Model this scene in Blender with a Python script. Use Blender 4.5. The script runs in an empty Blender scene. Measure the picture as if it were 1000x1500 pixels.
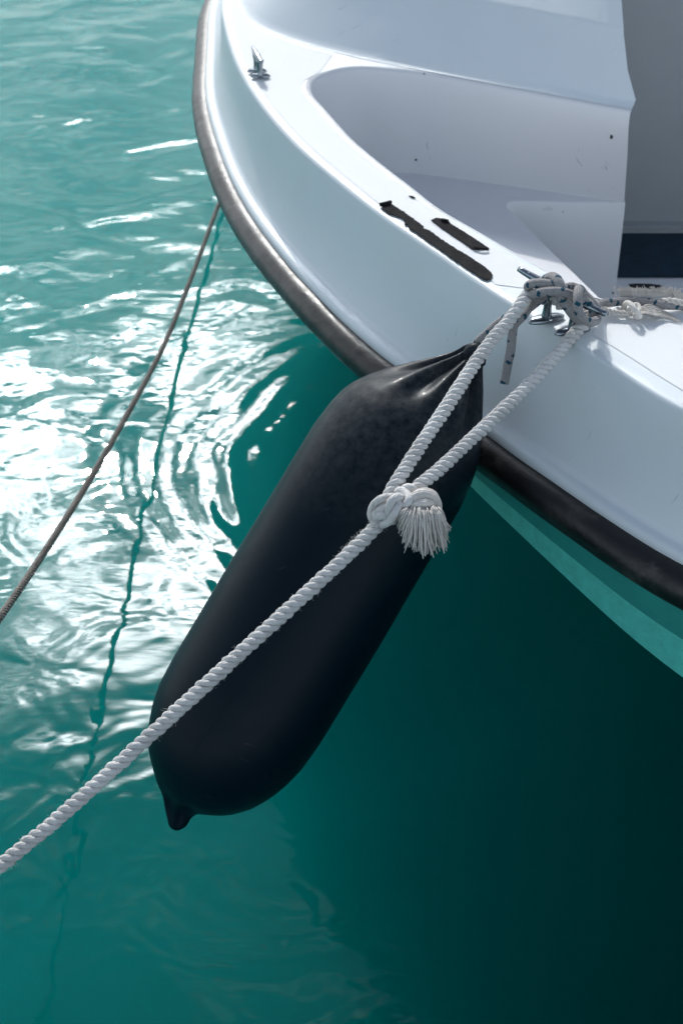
import bpy, bmesh, math, random
from mathutils import Vector, noise
from mathutils.geometry import tessellate_polygon
R = math.radians
random.seed(7)
scene = bpy.context.scene
COL = scene.collection

# ------------------------------------------------------------------ camera
CAM_H, PITCH, FPX = 1.75, R(38), 2083.3
cd = bpy.data.cameras.new('camera'); cam = bpy.data.objects.new('camera', cd); COL.objects.link(cam)
cam.location = (0, 0, CAM_H); cam.rotation_euler = (R(90) - PITCH, 0, 0)
cd.sensor_fit = 'VERTICAL'; cd.sensor_height = 36; cd.lens = 50
cd.clip_start = .05; cd.clip_end = 2000
cd.dof.use_dof = True; cd.dof.focus_distance = 1.60; cd.dof.aperture_fstop = 9.0
scene.camera = cam
scene.view_settings.view_transform = 'Standard'; scene.view_settings.look = 'None'
scene.view_settings.gamma = 1; scene.view_settings.exposure = -0.3
scene.cycles.max_bounces = 8

SUN_EL, SUN_AZ = R(36), R(-11)          # azimuth from +Y towards +X
SDIR = Vector((math.sin(SUN_AZ) * math.cos(SUN_EL), math.cos(SUN_AZ) * math.cos(SUN_EL), math.sin(SUN_EL)))

# ------------------------------------------------------------------ node helpers
class NT:
    def __init__(s, tree): s.t = tree; s.n = tree.nodes; s.l = tree.links
    def new(s, ty, **kw):
        nd = s.n.new(ty)
        for k, v in kw.items(): setattr(nd, k, v)
        return nd
    def put(s, sock, v):
        if v is None: return
        if isinstance(v, bpy.types.NodeSocket): s.l.new(v, sock)
        else: sock.default_value = v
    def math(s, op, a, b=None, c=None, clamp=False):
        nd = s.new('ShaderNodeMath', operation=op, use_clamp=clamp)
        s.put(nd.inputs[0], a); s.put(nd.inputs[1], b); s.put(nd.inputs[2], c)
        return nd.outputs[0]
    def vmath(s, op, a, b=None):
        nd = s.new('ShaderNodeVectorMath', operation=op)
        s.put(nd.inputs[0], a)
        if b is not None: s.put(nd.inputs[1], b)
        return nd.outputs['Value'] if op in ('DOT_PRODUCT', 'LENGTH', 'DISTANCE') else nd.outputs[0]
    def noise(s, vec, scale, detail=3, rough=.5, dist=0, dim='3D'):
        nd = s.new('ShaderNodeTexNoise', noise_dimensions=dim)
        s.put(nd.inputs['Vector'], vec); s.put(nd.inputs['Scale'], scale); s.put(nd.inputs['Detail'], detail)
        s.put(nd.inputs['Roughness'], rough); s.put(nd.inputs['Distortion'], dist)
        return nd.outputs['Fac']
    def maprange(s, v, a, b, c=0., d=1., smooth=False):
        nd = s.new('ShaderNodeMapRange', clamp=True)
        if smooth: nd.interpolation_type = 'SMOOTHSTEP'
        s.put(nd.inputs['Value'], v); s.put(nd.inputs['From Min'], a); s.put(nd.inputs['From Max'], b)
        s.put(nd.inputs['To Min'], c); s.put(nd.inputs['To Max'], d)
        return nd.outputs['Result']
    def mix(s, f, a, b):
        nd = s.new('ShaderNodeMix', data_type='RGBA')
        s.put(nd.inputs[0], f); s.put(nd.inputs[6], a); s.put(nd.inputs[7], b)
        return nd.outputs[2]
    def mapping(s, vec, loc=(0,0,0), rot=(0,0,0), sc=(1,1,1)):
        nd = s.new('ShaderNodeMapping')
        s.put(nd.inputs['Vector'], vec); s.put(nd.inputs['Location'], loc); s.put(nd.inputs['Rotation'], rot); s.put(nd.inputs['Scale'], sc)
        return nd.outputs[0]
    def sep(s, vec):
        nd = s.new('ShaderNodeSeparateXYZ'); s.put(nd.inputs[0], vec); return nd.outputs
    def comb(s, x, y, z):
        nd = s.new('ShaderNodeCombineXYZ'); s.put(nd.inputs[0], x); s.put(nd.inputs[1], y); s.put(nd.inputs[2], z); return nd.outputs[0]

def c4(c): return (c[0], c[1], c[2], 1)

# ------------------------------------------------------------------ world
world = bpy.data.worlds.new('World'); scene.world = world; world.use_nodes = True
w = NT(world.node_tree); bg = w.n['Background']; bg.inputs['Strength'].default_value = .1
sky = w.new('ShaderNodeTexSky', sky_type='NISHITA', sun_disc=False, sun_elevation=SUN_EL, sun_rotation=SUN_AZ)
sky.air_density = 1.0; sky.dust_density = .3; sky.ozone_density = 2.5
gd = w.new('ShaderNodeTexCoord').outputs['Generated']
dx, dy, dz = w.sep(gd)
den = w.math('ADD', w.math('MAXIMUM', dz, 0.0), .12)
cv = w.comb(w.math('DIVIDE', dx, den), w.math('DIVIDE', dy, den), 0.)
cl1 = w.noise(w.mapping(cv, loc=(3.1, 1.7, 0), sc=(1.0, 1.3, 1)), 2.6, 6, .58, .8)
mask = w.maprange(cl1, .40, .53, smooth=True)
# cloud thins out high overhead
hi = w.maprange(dz, .68, .76, 1., .06, smooth=True)
front = w.maprange(dy, -.1, .45, .12, 1., smooth=True)      # the cloud bank stands on the sunny side only
cl3 = w.noise(w.mapping(cv, loc=(1.3, 5.7, 0)), 7., 5, .6, 1.2)
wisp = w.maprange(cl3, .52, .64, 0., .85, smooth=True)
mask = w.math('MULTIPLY', w.math('MAXIMUM', w.math('MULTIPLY', mask, hi), wisp), front)
haze = w.math('MULTIPLY', w.maprange(dz, .1, .58, .95, .0, smooth=True), w.maprange(dy, -.2, .4, .35, 1., smooth=True))          # veil of thin cloud low down
mask = w.math('MAXIMUM', mask, haze)
dot = w.vmath('DOT_PRODUCT', gd, tuple(SDIR))
gz = w.math('POWER', w.math('DIVIDE', w.math('SUBTRACT', dz, .592), .095), 2.)
gx = w.math('POWER', w.math('DIVIDE', w.math('SUBTRACT', dx, -.15), .17), 2.)
g2 = w.math('POWER', w.math('ADD', gz, gx), 2.)
aur = w.math('MULTIPLY', w.math('MULTIPLY', w.math('EXPONENT', w.math('MULTIPLY', g2, -1.)), w.maprange(dy, 0., .3)), 760.)
aur2 = w.math('MULTIPLY', w.math('EXPONENT', w.math('MULTIPLY', w.math('SUBTRACT', dot, 1.), 7.)), 5.)
cl2 = w.noise(w.mapping(cv, loc=(8.1, 2.7, 0)), 4.5, 5, .6, .4)
dens = w.maprange(cl2, .40, .58, .06, 1., smooth=True)
cb = w.math('ADD', w.math('MULTIPLY', aur, dens), w.math('ADD', aur2, w.math('ADD', w.math('MULTIPLY', w.maprange(dz, .56, .38, 0., 17., smooth=True), w.maprange(cl2, .36, .56, .35, 1.)), 5.0)))
ccol = w.vmath('SCALE', (0.93, .97, 1.0)); ccol.node.inputs['Scale'].default_value = 1
w.l.new(cb, ccol.node.inputs['Scale'])
back = w.math('MULTIPLY', w.maprange(dy, .30, -.25, 0., 1., smooth=True), w.maprange(dz, .30, .85, 1., .04, smooth=True))       # pale blue-white sky behind and overhead
skyc = w.mix(back, sky.outputs[0], (8.4, 10.6, 12.8, 1))
w.l.new(w.mix(mask, skyc, ccol), bg.inputs['Color'])
world.cycles.sampling_method = 'MANUAL'; world.cycles.sample_map_resolution = 1024

sl = bpy.data.lights.new('sun', 'SUN'); sl.energy = 2.7; sl.angle = R(.55); sl.color = (1, .965, .91)
so = bpy.data.objects.new('sun', sl); COL.objects.link(so)
so.rotation_euler = (-SDIR).to_track_quat('-Z', 'Y').to_euler()

# ------------------------------------------------------------------ geometry of the view (used to measure the photo)
CF = Vector((0, math.cos(PITCH), -math.sin(PITCH))); CU = Vector((0, math.sin(PITCH), math.cos(PITCH))); CX = Vector((1, 0, 0))
C0 = Vector((0, 0, CAM_H))
def ray(px, py): return CF + CX * ((px - 500) / FPX) - CU * ((py - 750) / FPX)
def PD(px, py, d): return C0 + ray(px, py) * d
def PZ(px, py, z):
    r = ray(px, py); return C0 + r * ((z - CAM_H) / r.z)
def catmull(pts, n, closed=False):
    pts = [Vector(p) for p in pts]
    ext = [pts[0] * 2 - pts[1]] + pts + [pts[-1] * 2 - pts[-2]]
    out = []
    for i in range(len(pts) - 1):
        p0, p1, p2, p3 = ext[i:i + 4]
        k = 12
        t0 = 0.; t1 = max((p1 - p0).length, 1e-6) ** .5; t2 = t1 + max((p2 - p1).length, 1e-6) ** .5; t3 = t2 + max((p3 - p2).length, 1e-6) ** .5
        for j in range(k):
            t = t1 + (t2 - t1) * j / k
            a1 = p0 * ((t1 - t) / (t1 - t0)) + p1 * ((t - t0) / (t1 - t0))
            a2 = p1 * ((t2 - t) / (t2 - t1)) + p2 * ((t - t1) / (t2 - t1))
            a3 = p2 * ((t3 - t) / (t3 - t2)) + p3 * ((t - t2) / (t3 - t2))
            b1 = a1 * ((t2 - t) / (t2 - t0)) + a2 * ((t - t0) / (t2 - t0))
            b2 = a2 * ((t3 - t) / (t3 - t1)) + a3 * ((t - t1) / (t3 - t1))
            out.append(b1 * ((t2 - t) / (t2 - t1)) + b2 * ((t - t1) / (t2 - t1)))
    out.append(pts[-1].copy())
    # equal arc length resample
    L = [0.]
    for a, b in zip(out, out[1:]): L.append(L[-1] + (b - a).length)
    res = []; j = 0
    for i in range(n):
        s = L[-1] * i / (n - 1)
        while j < len(L) - 2 and L[j + 1] < s: j += 1
        f = (s - L[j]) / max(L[j + 1] - L[j], 1e-9)
        res.append(out[j].lerp(out[j + 1], min(1, max(0, f))))
    return res
def length(pts): return sum((b - a).length for a, b in zip(pts, pts[1:]))
def smooth(pts, it):
    for _ in range(it):
        pts = [pts[0]] + [(pts[i - 1] + pts[i] * 2 + pts[i + 1]) / 4 for i in range(1, len(pts) - 1)] + [pts[-1]]
    return pts

# ------------------------------------------------------------------ object helpers
def tag(o, label=None, cat=None, group=None, kind=None):
    if label: o['label'] = label
    if cat: o['category'] = cat
    if group: o['group'] = group
    if kind: o['kind'] = kind
    return o
def empty(name, loc, label, cat):
    o = bpy.data.objects.new(name, None); COL.objects.link(o); o.location = loc; o.empty_display_size = .1
    return tag(o, label, cat)
def build(name, bm, mat, parent=None, smooth_=True, angle=None):
    me = bpy.data.meshes.new(name)
    bmesh.ops.recalc_face_normals(bm, faces=bm.faces) if bm.faces else None
    bm.to_mesh(me); bm.free()
    if smooth_: me.polygons.foreach_set('use_smooth', [True] * len(me.polygons))
    if angle is not None:
        me.set_sharp_from_angle(angle=R(angle))
    for m in (mat if isinstance(mat, (list, tuple)) else [mat]): me.materials.append(m)
    o = bpy.data.objects.new(name, me); COL.objects.link(o)
    if parent:
        o.parent = parent
        o.matrix_parent_inverse = world_inv(parent)
    return o
def world_inv(p):
    from mathutils import Matrix
    m = Matrix.Identity(4); q = p
    while q:
        m = Matrix.Translation(q.location) @ q.rotation_euler.to_matrix().to_4x4() @ m if q.type == 'EMPTY' else m
        q = q.parent
    return m.inverted()
def frames(pts):
    T = []
    for i in range(len(pts)):
        a = pts[max(i - 1, 0)]; b = pts[min(i + 1, len(pts) - 1)]
        t = (b - a); T.append(t.normalized() if t.length > 1e-9 else Vector((0, 0, 1)))
    n = T[0].cross(Vector((0.3, .2, 1))).normalized(); out = []
    for i, t in enumerate(T):
        n = (n - t * n.dot(t))
        n = n.normalized() if n.length > 1e-6 else t.orthogonal().normalized()
        out.append((t, n, t.cross(n)))
    return out
def tube(bm, pts, rad, seg=10, cap=True, squash=None):
    uvl = bm.loops.layers.uv.verify()
    fr = frames(pts); rings = []; s = 0.; S = []
    for i, p in enumerate(pts):
        if i: s += (p - pts[i - 1]).length
        S.append(s)
        r = rad(i / (len(pts) - 1)) if callable(rad) else rad
        t, n, b = fr[i]
        rings.append([bm.verts.new(p + (n * math.cos(a) + b * math.sin(a)) * r) for a in [2 * math.pi * k / seg for k in range(seg)]])
    for i in range(len(rings) - 1):
        for k in range(seg):
            k2 = (k + 1) % seg
            f = bm.faces.new((rings[i][k], rings[i][k2], rings[i + 1][k2], rings[i + 1][k]))
            for lp, uv in zip(f.loops, ((k / seg, S[i]), ((k + 1) / seg, S[i]), ((k + 1) / seg, S[i + 1]), (k / seg, S[i + 1]))): lp[uvl].uv = uv
    if cap:
        bm.faces.new(rings[0][::-1]); bm.faces.new(rings[-1])
    return rings
def strand_rope(bm, pts, R_, pitch, seg=8, per=16, phase=0., fuzz=0, fuzz_len=.006, jitter=.0, taper=None):
    """three-strand laid rope round the path"""
    L = length(pts); n = max(8, int(L / pitch * per)); P = catmull(pts, n) if len(pts) < n else [pts[int(i * (len(pts) - 1) / (n - 1))] for i in range(n)]
    fr = frames(P); a = R_ * .58; b = R_ * .45
    for k in range(3):
        path = []
        for i, p in enumerate(P):
            s = L * i / (n - 1); th = 2 * math.pi * s / pitch + .55 * noise.noise(Vector((s * 14, 2.2, phase))) + k * 2 * math.pi / 3 + phase
            t, nn, bb = fr[i]; q = a * (taper(i / (n - 1)) if taper else 1)
            j = noise.noise(Vector((s * 40, k * 9.1, 3.3 + R_ * 999))) * jitter * R_
            path.append(p + (nn * math.cos(th) + bb * math.sin(th)) * (q + j))
        tube(bm, path, (lambda f: b * taper(f) * (1 + .05 * noise.noise(Vector((f * 90, k, 1))))) if taper else (lambda f: b * (1 + .06 * noise.noise(Vector((f * L * 60, k * 5, 1))))), seg)
    for _ in range(int(fuzz * L)):
        i = random.randrange(1, n - 1); t, nn, bb = fr[i]; th = random.uniform(0, 6.283)
        d = (nn * math.cos(th) + bb * math.sin(th)); p = P[i] + d * R_ * .9
        hair(bm, p, d + t * random.uniform(-1.2, 1.2), random.uniform(.3, 1) * fuzz_len)
def hair(bm, p, d, ln, r=.00016):
    d = d.normalized(); q = p + d * ln * .5 + Vector((random.uniform(-1, 1), random.uniform(-1, 1), random.uniform(-1, 1))) * ln * .15
    e = p + d * ln + Vector((random.uniform(-1, 1), random.uniform(-1, 1), random.uniform(-1, .4))) * ln * .35
    tube(bm, [p, q, e], r, 3, cap=False)

# ------------------------------------------------------------------ materials
def material(name, base=(.5,.5,.5), rough=.5, metal=0., **kw):
    m = bpy.data.materials.new(name); m.use_nodes = True; g = NT(m.node_tree); b = g.n['Principled BSDF']
    b.inputs['Base Color'].default_value = c4(base); b.inputs['Roughness'].default_value = rough; b.inputs['Metallic'].default_value = metal
    for k, v in kw.items(): b.inputs[k.replace('_', ' ')].default_value = v
    return m, g, b
def bump(g, b, h, strength=1., dist=1.):
    nd = g.new('ShaderNodeBump'); g.put(nd.inputs['Height'], h); nd.inputs['Strength'].default_value = strength; nd.inputs['Distance'].default_value = dist
    g.l.new(nd.outputs[0], b.inputs['Normal']); return nd
def obj_co(g): return g.new('ShaderNodeTexCoord').outputs['Object']
def uv_co(g): return g.new('ShaderNodeTexCoord').outputs['UV']

def gelcoat(name, base, rough=.42, dirt=.15):
    m, g, b = material(name, base, rough)
    co = obj_co(g)
    n1 = g.noise(co, 5, 6, .65); n2 = g.noise(co, 60, 4, .7)
    d = g.math('MULTIPLY', g.maprange(n1, .45, .75), dirt)
    sp = g.maprange(g.noise(co, 230, 2, .6), .76, .79)                 # pin-prick specks of dirt
    sp = g.math('MULTIPLY', sp, g.maprange(g.noise(co, 9, 2), .5, .6, 0, .55))
    col = g.mix(d, c4(base), c4((base[0] * .72, base[1] * .71, base[2] * .68)))
    col = g.mix(sp, col, (.12, .12, .12, 1))
    scr = g.noise(g.mapping(co, rot=(.4, .2, .9), sc=(3, 90, 10)), 3., 2, .5)
    scr = g.math('MULTIPLY', g.maprange(scr, .715, .735, 0, .45), g.maprange(g.noise(co, 7, 2), .5, .6))
    col = g.mix(scr, col, (.30, .30, .31, 1))
    g.l.new(col, b.inputs['Base Color'])
    g.l.new(g.maprange(n2, .3, .7, rough - .06, rough + .14), b.inputs['Roughness'])
    h = g.math('ADD', g.math('MULTIPLY', g.noise(co, 14, 2), .0012), g.math('MULTIPLY', g.noise(co, 900, 1), .00003))
    bump(g, b, h)
    b.inputs['Coat Weight'].default_value = .08; b.inputs['Coat Roughness'].default_value = .2
    return m
M_gel = gelcoat('white_gelcoat', (.71, .765, .80))
M_gel_in = gelcoat('interior_gelcoat', (.74, .745, .77), .5, .08)
M_bulk = gelcoat('grey_bulkhead', (.34, .36, .375), .6, .2)

def mk_nonskid():
    m, g, b = material('nonskid', (.8, .81, .82), .7); b.inputs['Specular IOR Level'].default_value = .3
    co = obj_co(g)
    v = g.new('ShaderNodeTexVoronoi', feature='F1'); g.put(v.inputs['Vector'], g.mapping(co, rot=(0, 0, .6))); v.inputs['Scale'].default_value = 290; v.inputs['Randomness'].default_value = .12
    h = g.maprange(v.outputs['Distance'], .15, .5, 1., 0.)
    dirt = g.math('MULTIPLY', g.maprange(g.noise(co, 12, 5, .65), .5, .75), .22)
    low = g.math('MULTIPLY', g.maprange(v.outputs['Distance'], .35, .55), .22)
    col = g.mix(g.math('MAXIMUM', dirt, low), (.88, .90, .92, 1), (.55, .55, .54, 1))
    g.l.new(col, b.inputs['Base Color'])
    bump(g, b, g.math('MULTIPLY', h, .0009), .8)
    return m
M_nonskid = mk_nonskid()

def mk_rubber():
    m, g, b = material('black_rubber', (.02, .02, .022), .4)
    co = obj_co(g)
    n1 = g.noise(co, 9, 6, .7, .5); n2 = g.noise(g.mapping(co, sc=(1, 1, 1)), 45, 5, .7)
    wear = g.math('MULTIPLY', g.maprange(n1, .46, .68, smooth=True), g.maprange(n2, .35, .6))
    x, y, z = g.sep(co)
    bow_sheen = g.maprange(y, 1.6, 2.1, .0, 1., smooth=True)              # sun's glancing sheen on the bow half, painted as paler grey
    sheen_mix = g.math('MULTIPLY', g.maprange(n1, .25, .6), bow_sheen)
    col = g.mix(g.math('MULTIPLY', wear, .9), (.006, .006, .007, 1), (.085, .072, .066, 1))
    col = g.mix(g.math('MULTIPLY', sheen_mix, .75), col, (.085, .083, .084, 1))
    bare = g.maprange(g.noise(co, 21, 4, .75, 1.), .66, .69)
    col = g.mix(bare, col, (.015, .015, .015, 1))
    g.l.new(col, b.inputs['Base Color'])
    g.l.new(g.maprange(n2, .3, .7, .30, .52), b.inputs['Roughness'])
    bump(g, b, g.math('ADD', g.math('MULTIPLY', n1, .003), g.math('MULTIPLY', n2, .0003)), .8)
    return m
M_rubber = mk_rubber()

def mk_fender():
    m, g, b = material('navy_vinyl', (.01, .016, .03), .38); b.inputs['Specular IOR Level'].default_value = .12; b.inputs['Coat Weight'].default_value = .05; b.inputs['Coat Roughness'].default_value = .12
    co = obj_co(g)
    n1 = g.noise(co, 7, 6, .7, .4); n2 = g.noise(co, 80, 4, .7)
    scuff = g.math('MULTIPLY', g.maprange(n1, .5, .72), g.maprange(n2, .42, .62))
    x, y, z = g.sep(co)
    col = g.mix(g.math('MULTIPLY', scuff, .16), (.0005, .0072, .0135, 1), (.016, .032, .042, 1))
    dust_sheen = g.math('MULTIPLY', g.maprange(z, .70, .80), g.maprange(n2, .3, .65))   # dust plus a pale sheen painted on the uppermost shoulder
    col = g.mix(g.math('MULTIPLY', dust_sheen, .18), col, (.22, .22, .22, 1))
    sc = g.noise(g.mapping(co, rot=(.3, .5, .2), sc=(3, 60, 6)), 4, 3, .6)
    lines = g.maprange(sc, .70, .74, 0, .16)
    col = g.mix(lines, col, (.12, .13, .14, 1))
    g.l.new(col, b.inputs['Base Color'])
    g.l.new(g.maprange(n1, .3, .7, .36, .50), b.inputs['Roughness'])
    bump(g, b, g.math('ADD', g.math('MULTIPLY', g.noise(co, 5, 1), .0012), g.math('MULTIPLY', n2, .00006)), .8)
    return m
M_fender = mk_fender()

def mk_rope(name, c1, c2, freq=1., vis=1.):
    m, g, b = material(name, c1, .85)
    uv = uv_co(g); u, v, _ = g.sep(uv); co = obj_co(g)
    # yarns run slantwise along each strand
    ph = g.math('ADD', g.math('MULTIPLY', u, 6.2832 * 7), g.math('MULTIPLY', v, 900 * freq))
    yarn = g.math('ADD', g.math('MULTIPLY', g.math('SINE', ph), .5), .5)
    n = g.noise(co, 420, 4, .7); nl = g.noise(co, 22, 4, .6)
    col = g.mix(g.maprange(nl, .38, .7), c4(c1), c4(c2))
    dk = g.math('MULTIPLY', g.maprange(n, .55, .7), .45)
    col = g.mix(dk, col, c4((c2[0] * .5, c2[1] * .5, c2[2] * .5)))
    g.l.new(col, b.inputs['Base Color'])
    b.inputs['Sheen Weight'].default_value = .3; b.inputs['Sheen Roughness'].default_value = .5
    bump(g, b, g.math('ADD', g.math('MULTIPLY', yarn, .00035 * vis), g.math('MULTIPLY', n, .0009)), .8)
    return m
M_white_rope = mk_rope('white_laid_rope', (.70, .69, .675), (.52, .505, .49))
M_old_rope = mk_rope('weathered_brown_rope', (.25, .225, .195), (.15, .135, .12))
M_yarn = mk_rope('frayed_yarn', (.74, .70, .65), (.60, .55, .50), 1., .4)

def mk_braid():
    m, g, b = material('grey_braided_line', (.5, .5, .5), .8)
    uv = uv_co(g); u, v, _ = g.sep(uv); co = obj_co(g)
    a = g.math('MULTIPLY', u, 6.2832 * 8); c = g.math('MULTIPLY', v, 2100)
    br = g.math('MULTIPLY', g.math('SINE', g.math('ADD', a, c)), g.math('SINE', g.math('SUBTRACT', a, c)))
    n = g.noise(co, 500, 3, .7)
    col = g.mix(g.maprange(n, .35, .7), (.42, .40, .40, 1), (.27, .26, .265, 1))
    # blue tracer flecks: two helices of short marks
    def fleck(off, turn):
        fv = g.math('FRACT', g.math('ADD', g.math('MULTIPLY', v, 1 / .017), off))
        fu = g.math('FRACT', g.math('ADD', g.math('ADD', u, off * turn), g.math('MULTIPLY', g.math('FLOOR', g.math('MULTIPLY', v, 1 / .017)), .37)))
        skew = g.math('ADD', fu, g.math('MULTIPLY', fv, .25))
        du = g.math('ABSOLUTE', g.math('SUBTRACT', skew, .55)); dv = g.math('ABSOLUTE', g.math('SUBTRACT', fv, .3))
        return g.math('LESS_THAN', g.math('ADD', g.math('MULTIPLY', du, 7.), g.math('MULTIPLY', dv, 6.2)), 1.)
    fl = g.math('MAXIMUM', fleck(0., 0.), fleck(.5, 1.1))
    col = g.mix(fl, col, (.003, .075, .125, 1))
    g.l.new(col, b.inputs['Base Color'])
    bump(g, b, g.math('ADD', g.math('MULTIPLY', br, .0006), g.math('MULTIPLY', n, .0004)), .9)
    return m
M_braid = mk_braid()
M_steel, _g, _b = material('stainless_steel', (.26, .29, .32), .14, 1.)
_n = _g.noise(_g.mapping(obj_co(_g), sc=(1, 8, 1)), 120, 4, .7); _g.l.new(_g.maprange(_n, .3, .7, .10, .3), _b.inputs['Roughness'])
def mk_tape():
    m, g, b = material('black_grip_tape', (.03, .03, .032), .9); b.inputs['Specular IOR Level'].default_value = .2
    co = obj_co(g); n = g.noise(co, 900, 2, .7); nl = g.noise(co, 60, 4, .7)
    col = g.mix(g.maprange(nl, .4, .7), (.010, .010, .012, 1), (.028, .027, .027, 1))
    col = g.mix(g.maprange(n, .70, .74), col, (.35, .36, .36, 1))
    g.l.new(col, b.inputs['Base Color']); bump(g, b, g.math('MULTIPLY', n, .0016), 1.)
    return m
M_tape = mk_tape()
M_dark, _, _ = material('black_hole', (.012, .012, .013), .7)
def mk_plain(name, base, rough, sc=30, amt=.35, bh=.0005):
    m, g, b = material(name, base, rough); co = obj_co(g)
    n = g.noise(co, sc, 6, .7)
    g.l.new(g.mix(g.maprange(n, .35, .7), c4(base), c4([v * (1 - amt) for v in base])), b.inputs['Base Color'])
    bump(g, b, g.math('MULTIPLY', g.noise(co, sc * 12, 3), bh)); return m
M_carpet = mk_plain('navy_carpet', (.004, .030, .058), .95, 25, .5, .002)
M_hull = mk_plain('sea_green_hull_paint', (.02, .30, .265), .5, 8, .25)
M_stripe = mk_plain('pale_green_stripe_paint', (.10, .62, .53), .5, 60, .25)
M_bottom = mk_plain('dark_bottom_paint', (.004, .03, .03), .7, 12, .4)

# ------------------------------------------------------------------ water
def mk_water():
    m, g, b = material('sea_water', (.0, .17, .15), .018)
    b.inputs['IOR'].default_value = 1.333
    co = obj_co(g)
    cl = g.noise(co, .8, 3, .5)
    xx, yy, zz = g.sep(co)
    shade_shoal = g.math('ADD', g.math('SUBTRACT', yy, g.math('MULTIPLY', xx, .75)), g.math('MULTIPLY', g.math('SUBTRACT', cl, .5), .7))      # near-right shade painted into the base colour; paler turquoise further out
    c1 = g.mix(g.maprange(shade_shoal, .7, 1.5), (.0001, .052, .046, 1), (.0003, .128, .117, 1))
    c2 = g.mix(g.maprange(shade_shoal, 1.7, 3.6), c1, (.009, .25, .232, 1))
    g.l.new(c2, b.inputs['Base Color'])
    b.inputs['Subsurface Weight'].default_value = 1.
    b.subsurface_method = 'BURLEY'
    b.inputs['Subsurface Radius'].default_value = (.15, 1., .95)
    b.inputs['Subsurface Scale'].default_value = .75
    x, y, z = g.sep(co)
    def ns(scale, amp, rot, sx, sy, detail=2, rough=.5, dist=0., loc=(0, 0, 0)):
        v = g.mapping(co, loc=loc, rot=(0, 0, rot), sc=(sx, sy, 1))
        return g.math('MULTIPLY', g.noise(v, scale, detail, rough, dist), amp)
    near = g.maprange(y, 2.1, 1.3, .8, 1.3)
    swell = g.math('MULTIPLY', ns(6.5, .0034, .25, .9, 1.15, 2, .5, .8), near)
    mid = ns(4.5, .0036, -.2, .8, 1.2, 1, .4, .7)
    calm = g.maprange(g.noise(co, 1.3, 2), .35, .65, .35, 1.2)
    far = g.maprange(y, 1.9, 3.2, 1., 2.5)
    fine = g.math('MULTIPLY', g.math('MULTIPLY', ns(26., .00016, .15, .6, 1.9, 2, .5, .4), calm), far)
    mid = g.math('MULTIPLY', mid, far)
    # ripples spreading from the hull where the fender line dabs the water
    cx, cy = .15, 2.45
    wob = g.math('MULTIPLY', g.noise(co, 2.6, 1), .16)
    rr = g.math('ADD', g.vmath('DISTANCE', g.comb(x, y, 0.), (cx, cy, 0.)), wob)
    ring = g.math('SINE', g.math('MULTIPLY', rr, 2 * math.pi / .075))
    env = g.math('MULTIPLY', g.maprange(rr, .28, .45, 0, 1, smooth=True), g.maprange(rr, .60, .85, 1, 0, smooth=True))
    ringh = g.math('MULTIPLY', g.math('MULTIPLY', ring, env), g.maprange(g.noise(co, 7, 2), .3, .7, .0001, .00075))
    streak = g.math('MULTIPLY', ns(52., .00011, .35, .35, 1.5, 2, .5, .3, (2, 1, 0)), calm)
    damp = g.math('SUBTRACT', 1., g.math('MULTIPLY', env, .5))
    swell = g.math('MULTIPLY', swell, damp); mid = g.math('MULTIPLY', mid, damp)
    fine = g.math('ADD', fine, streak)
    h = g.math('ADD', g.math('ADD', swell, mid), g.math('ADD', fine, ringh))
    bump(g, b, h, 1., 1.)
    return m
bm = bmesh.new()
def grid(bm, x0, x1, y0, y1, nx, ny, z=0):
    vs = [[bm.verts.new((x0 + (x1 - x0) * i / nx, y0 + (y1 - y0) * j / ny, z)) for i in range(nx + 1)] for j in range(ny + 1)]
    for j in range(ny):
        for i in range(nx): bm.faces.new((vs[j][i], vs[j][i + 1], vs[j + 1][i + 1], vs[j + 1][i]))
grid(bm, -400, 400, -400, 400, 8, 8)
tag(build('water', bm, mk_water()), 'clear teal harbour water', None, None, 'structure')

# ------------------------------------------------------------------ boat
boat = empty('motorboat', (.3, 1.9, 0), 'white fibreglass motorboat with black rubber rub rail moored at its bow', 'boat')
Zd, Zc, Zr = .86, .715, .682
N = 240
def plan(pxs, z, tail):
    head = [PZ(px, py, z) for px, py in pxs]
    return [Vector((a, b, z)) for a, b in tail[0]] + head + [Vector((a, b, z)) for a, b in tail[1]]
ridge_px = [(324, 0), (327, 30), (340, 78), (360, 120), (392, 166), (436, 215), (492, 263), (546, 307), (603, 347), (660, 386), (705, 418), (742, 442), (790, 471), (844, 503), (920, 551), (1000, 602)]
crease_px = [(319, 0), (315, 50), (313, 90), (313, 135), (331, 200), (356, 262), (398, 328), (454, 394), (500, 440), (550, 487), (604, 527), (655, 563), (698, 597), (748, 633), (842, 698), (928, 755), (1000, 802)]
raily_px = [(310, 0), (297, 60), (289, 104), (286, 148), (290, 207), (307, 266), (325, 307), (348, 345), (392, 400), (429, 444), (473, 492), (530, 546), (600, 609), (660, 659), (705, 694), (795, 752), (892, 820), (1000, 897)]
ridge = smooth(catmull(plan(ridge_px, Zd, ([(.30, 4.6), (.0, 3.9), (-.17, 3.2)], [(.62, 1.17), (1.2, .86), (2.2, .45)])), N), 4)
crease = smooth(catmull(plan(crease_px, Zc, ([(.24, 4.75), (-.07, 4.1), (-.22, 3.6)], [(.60, 1.11), (1.2, .79), (2.2, .38)])), N * 2), 6)
def outward(curve, i):
    a = curve[max(i - 1, 0)]; b = curve[min(i + 1, len(curve) - 1)]; t = (b - a).normalized()
    return Vector((t.y, -t.x, 0))        # curve runs from far to near-right: outward is left / towards the viewer
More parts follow.
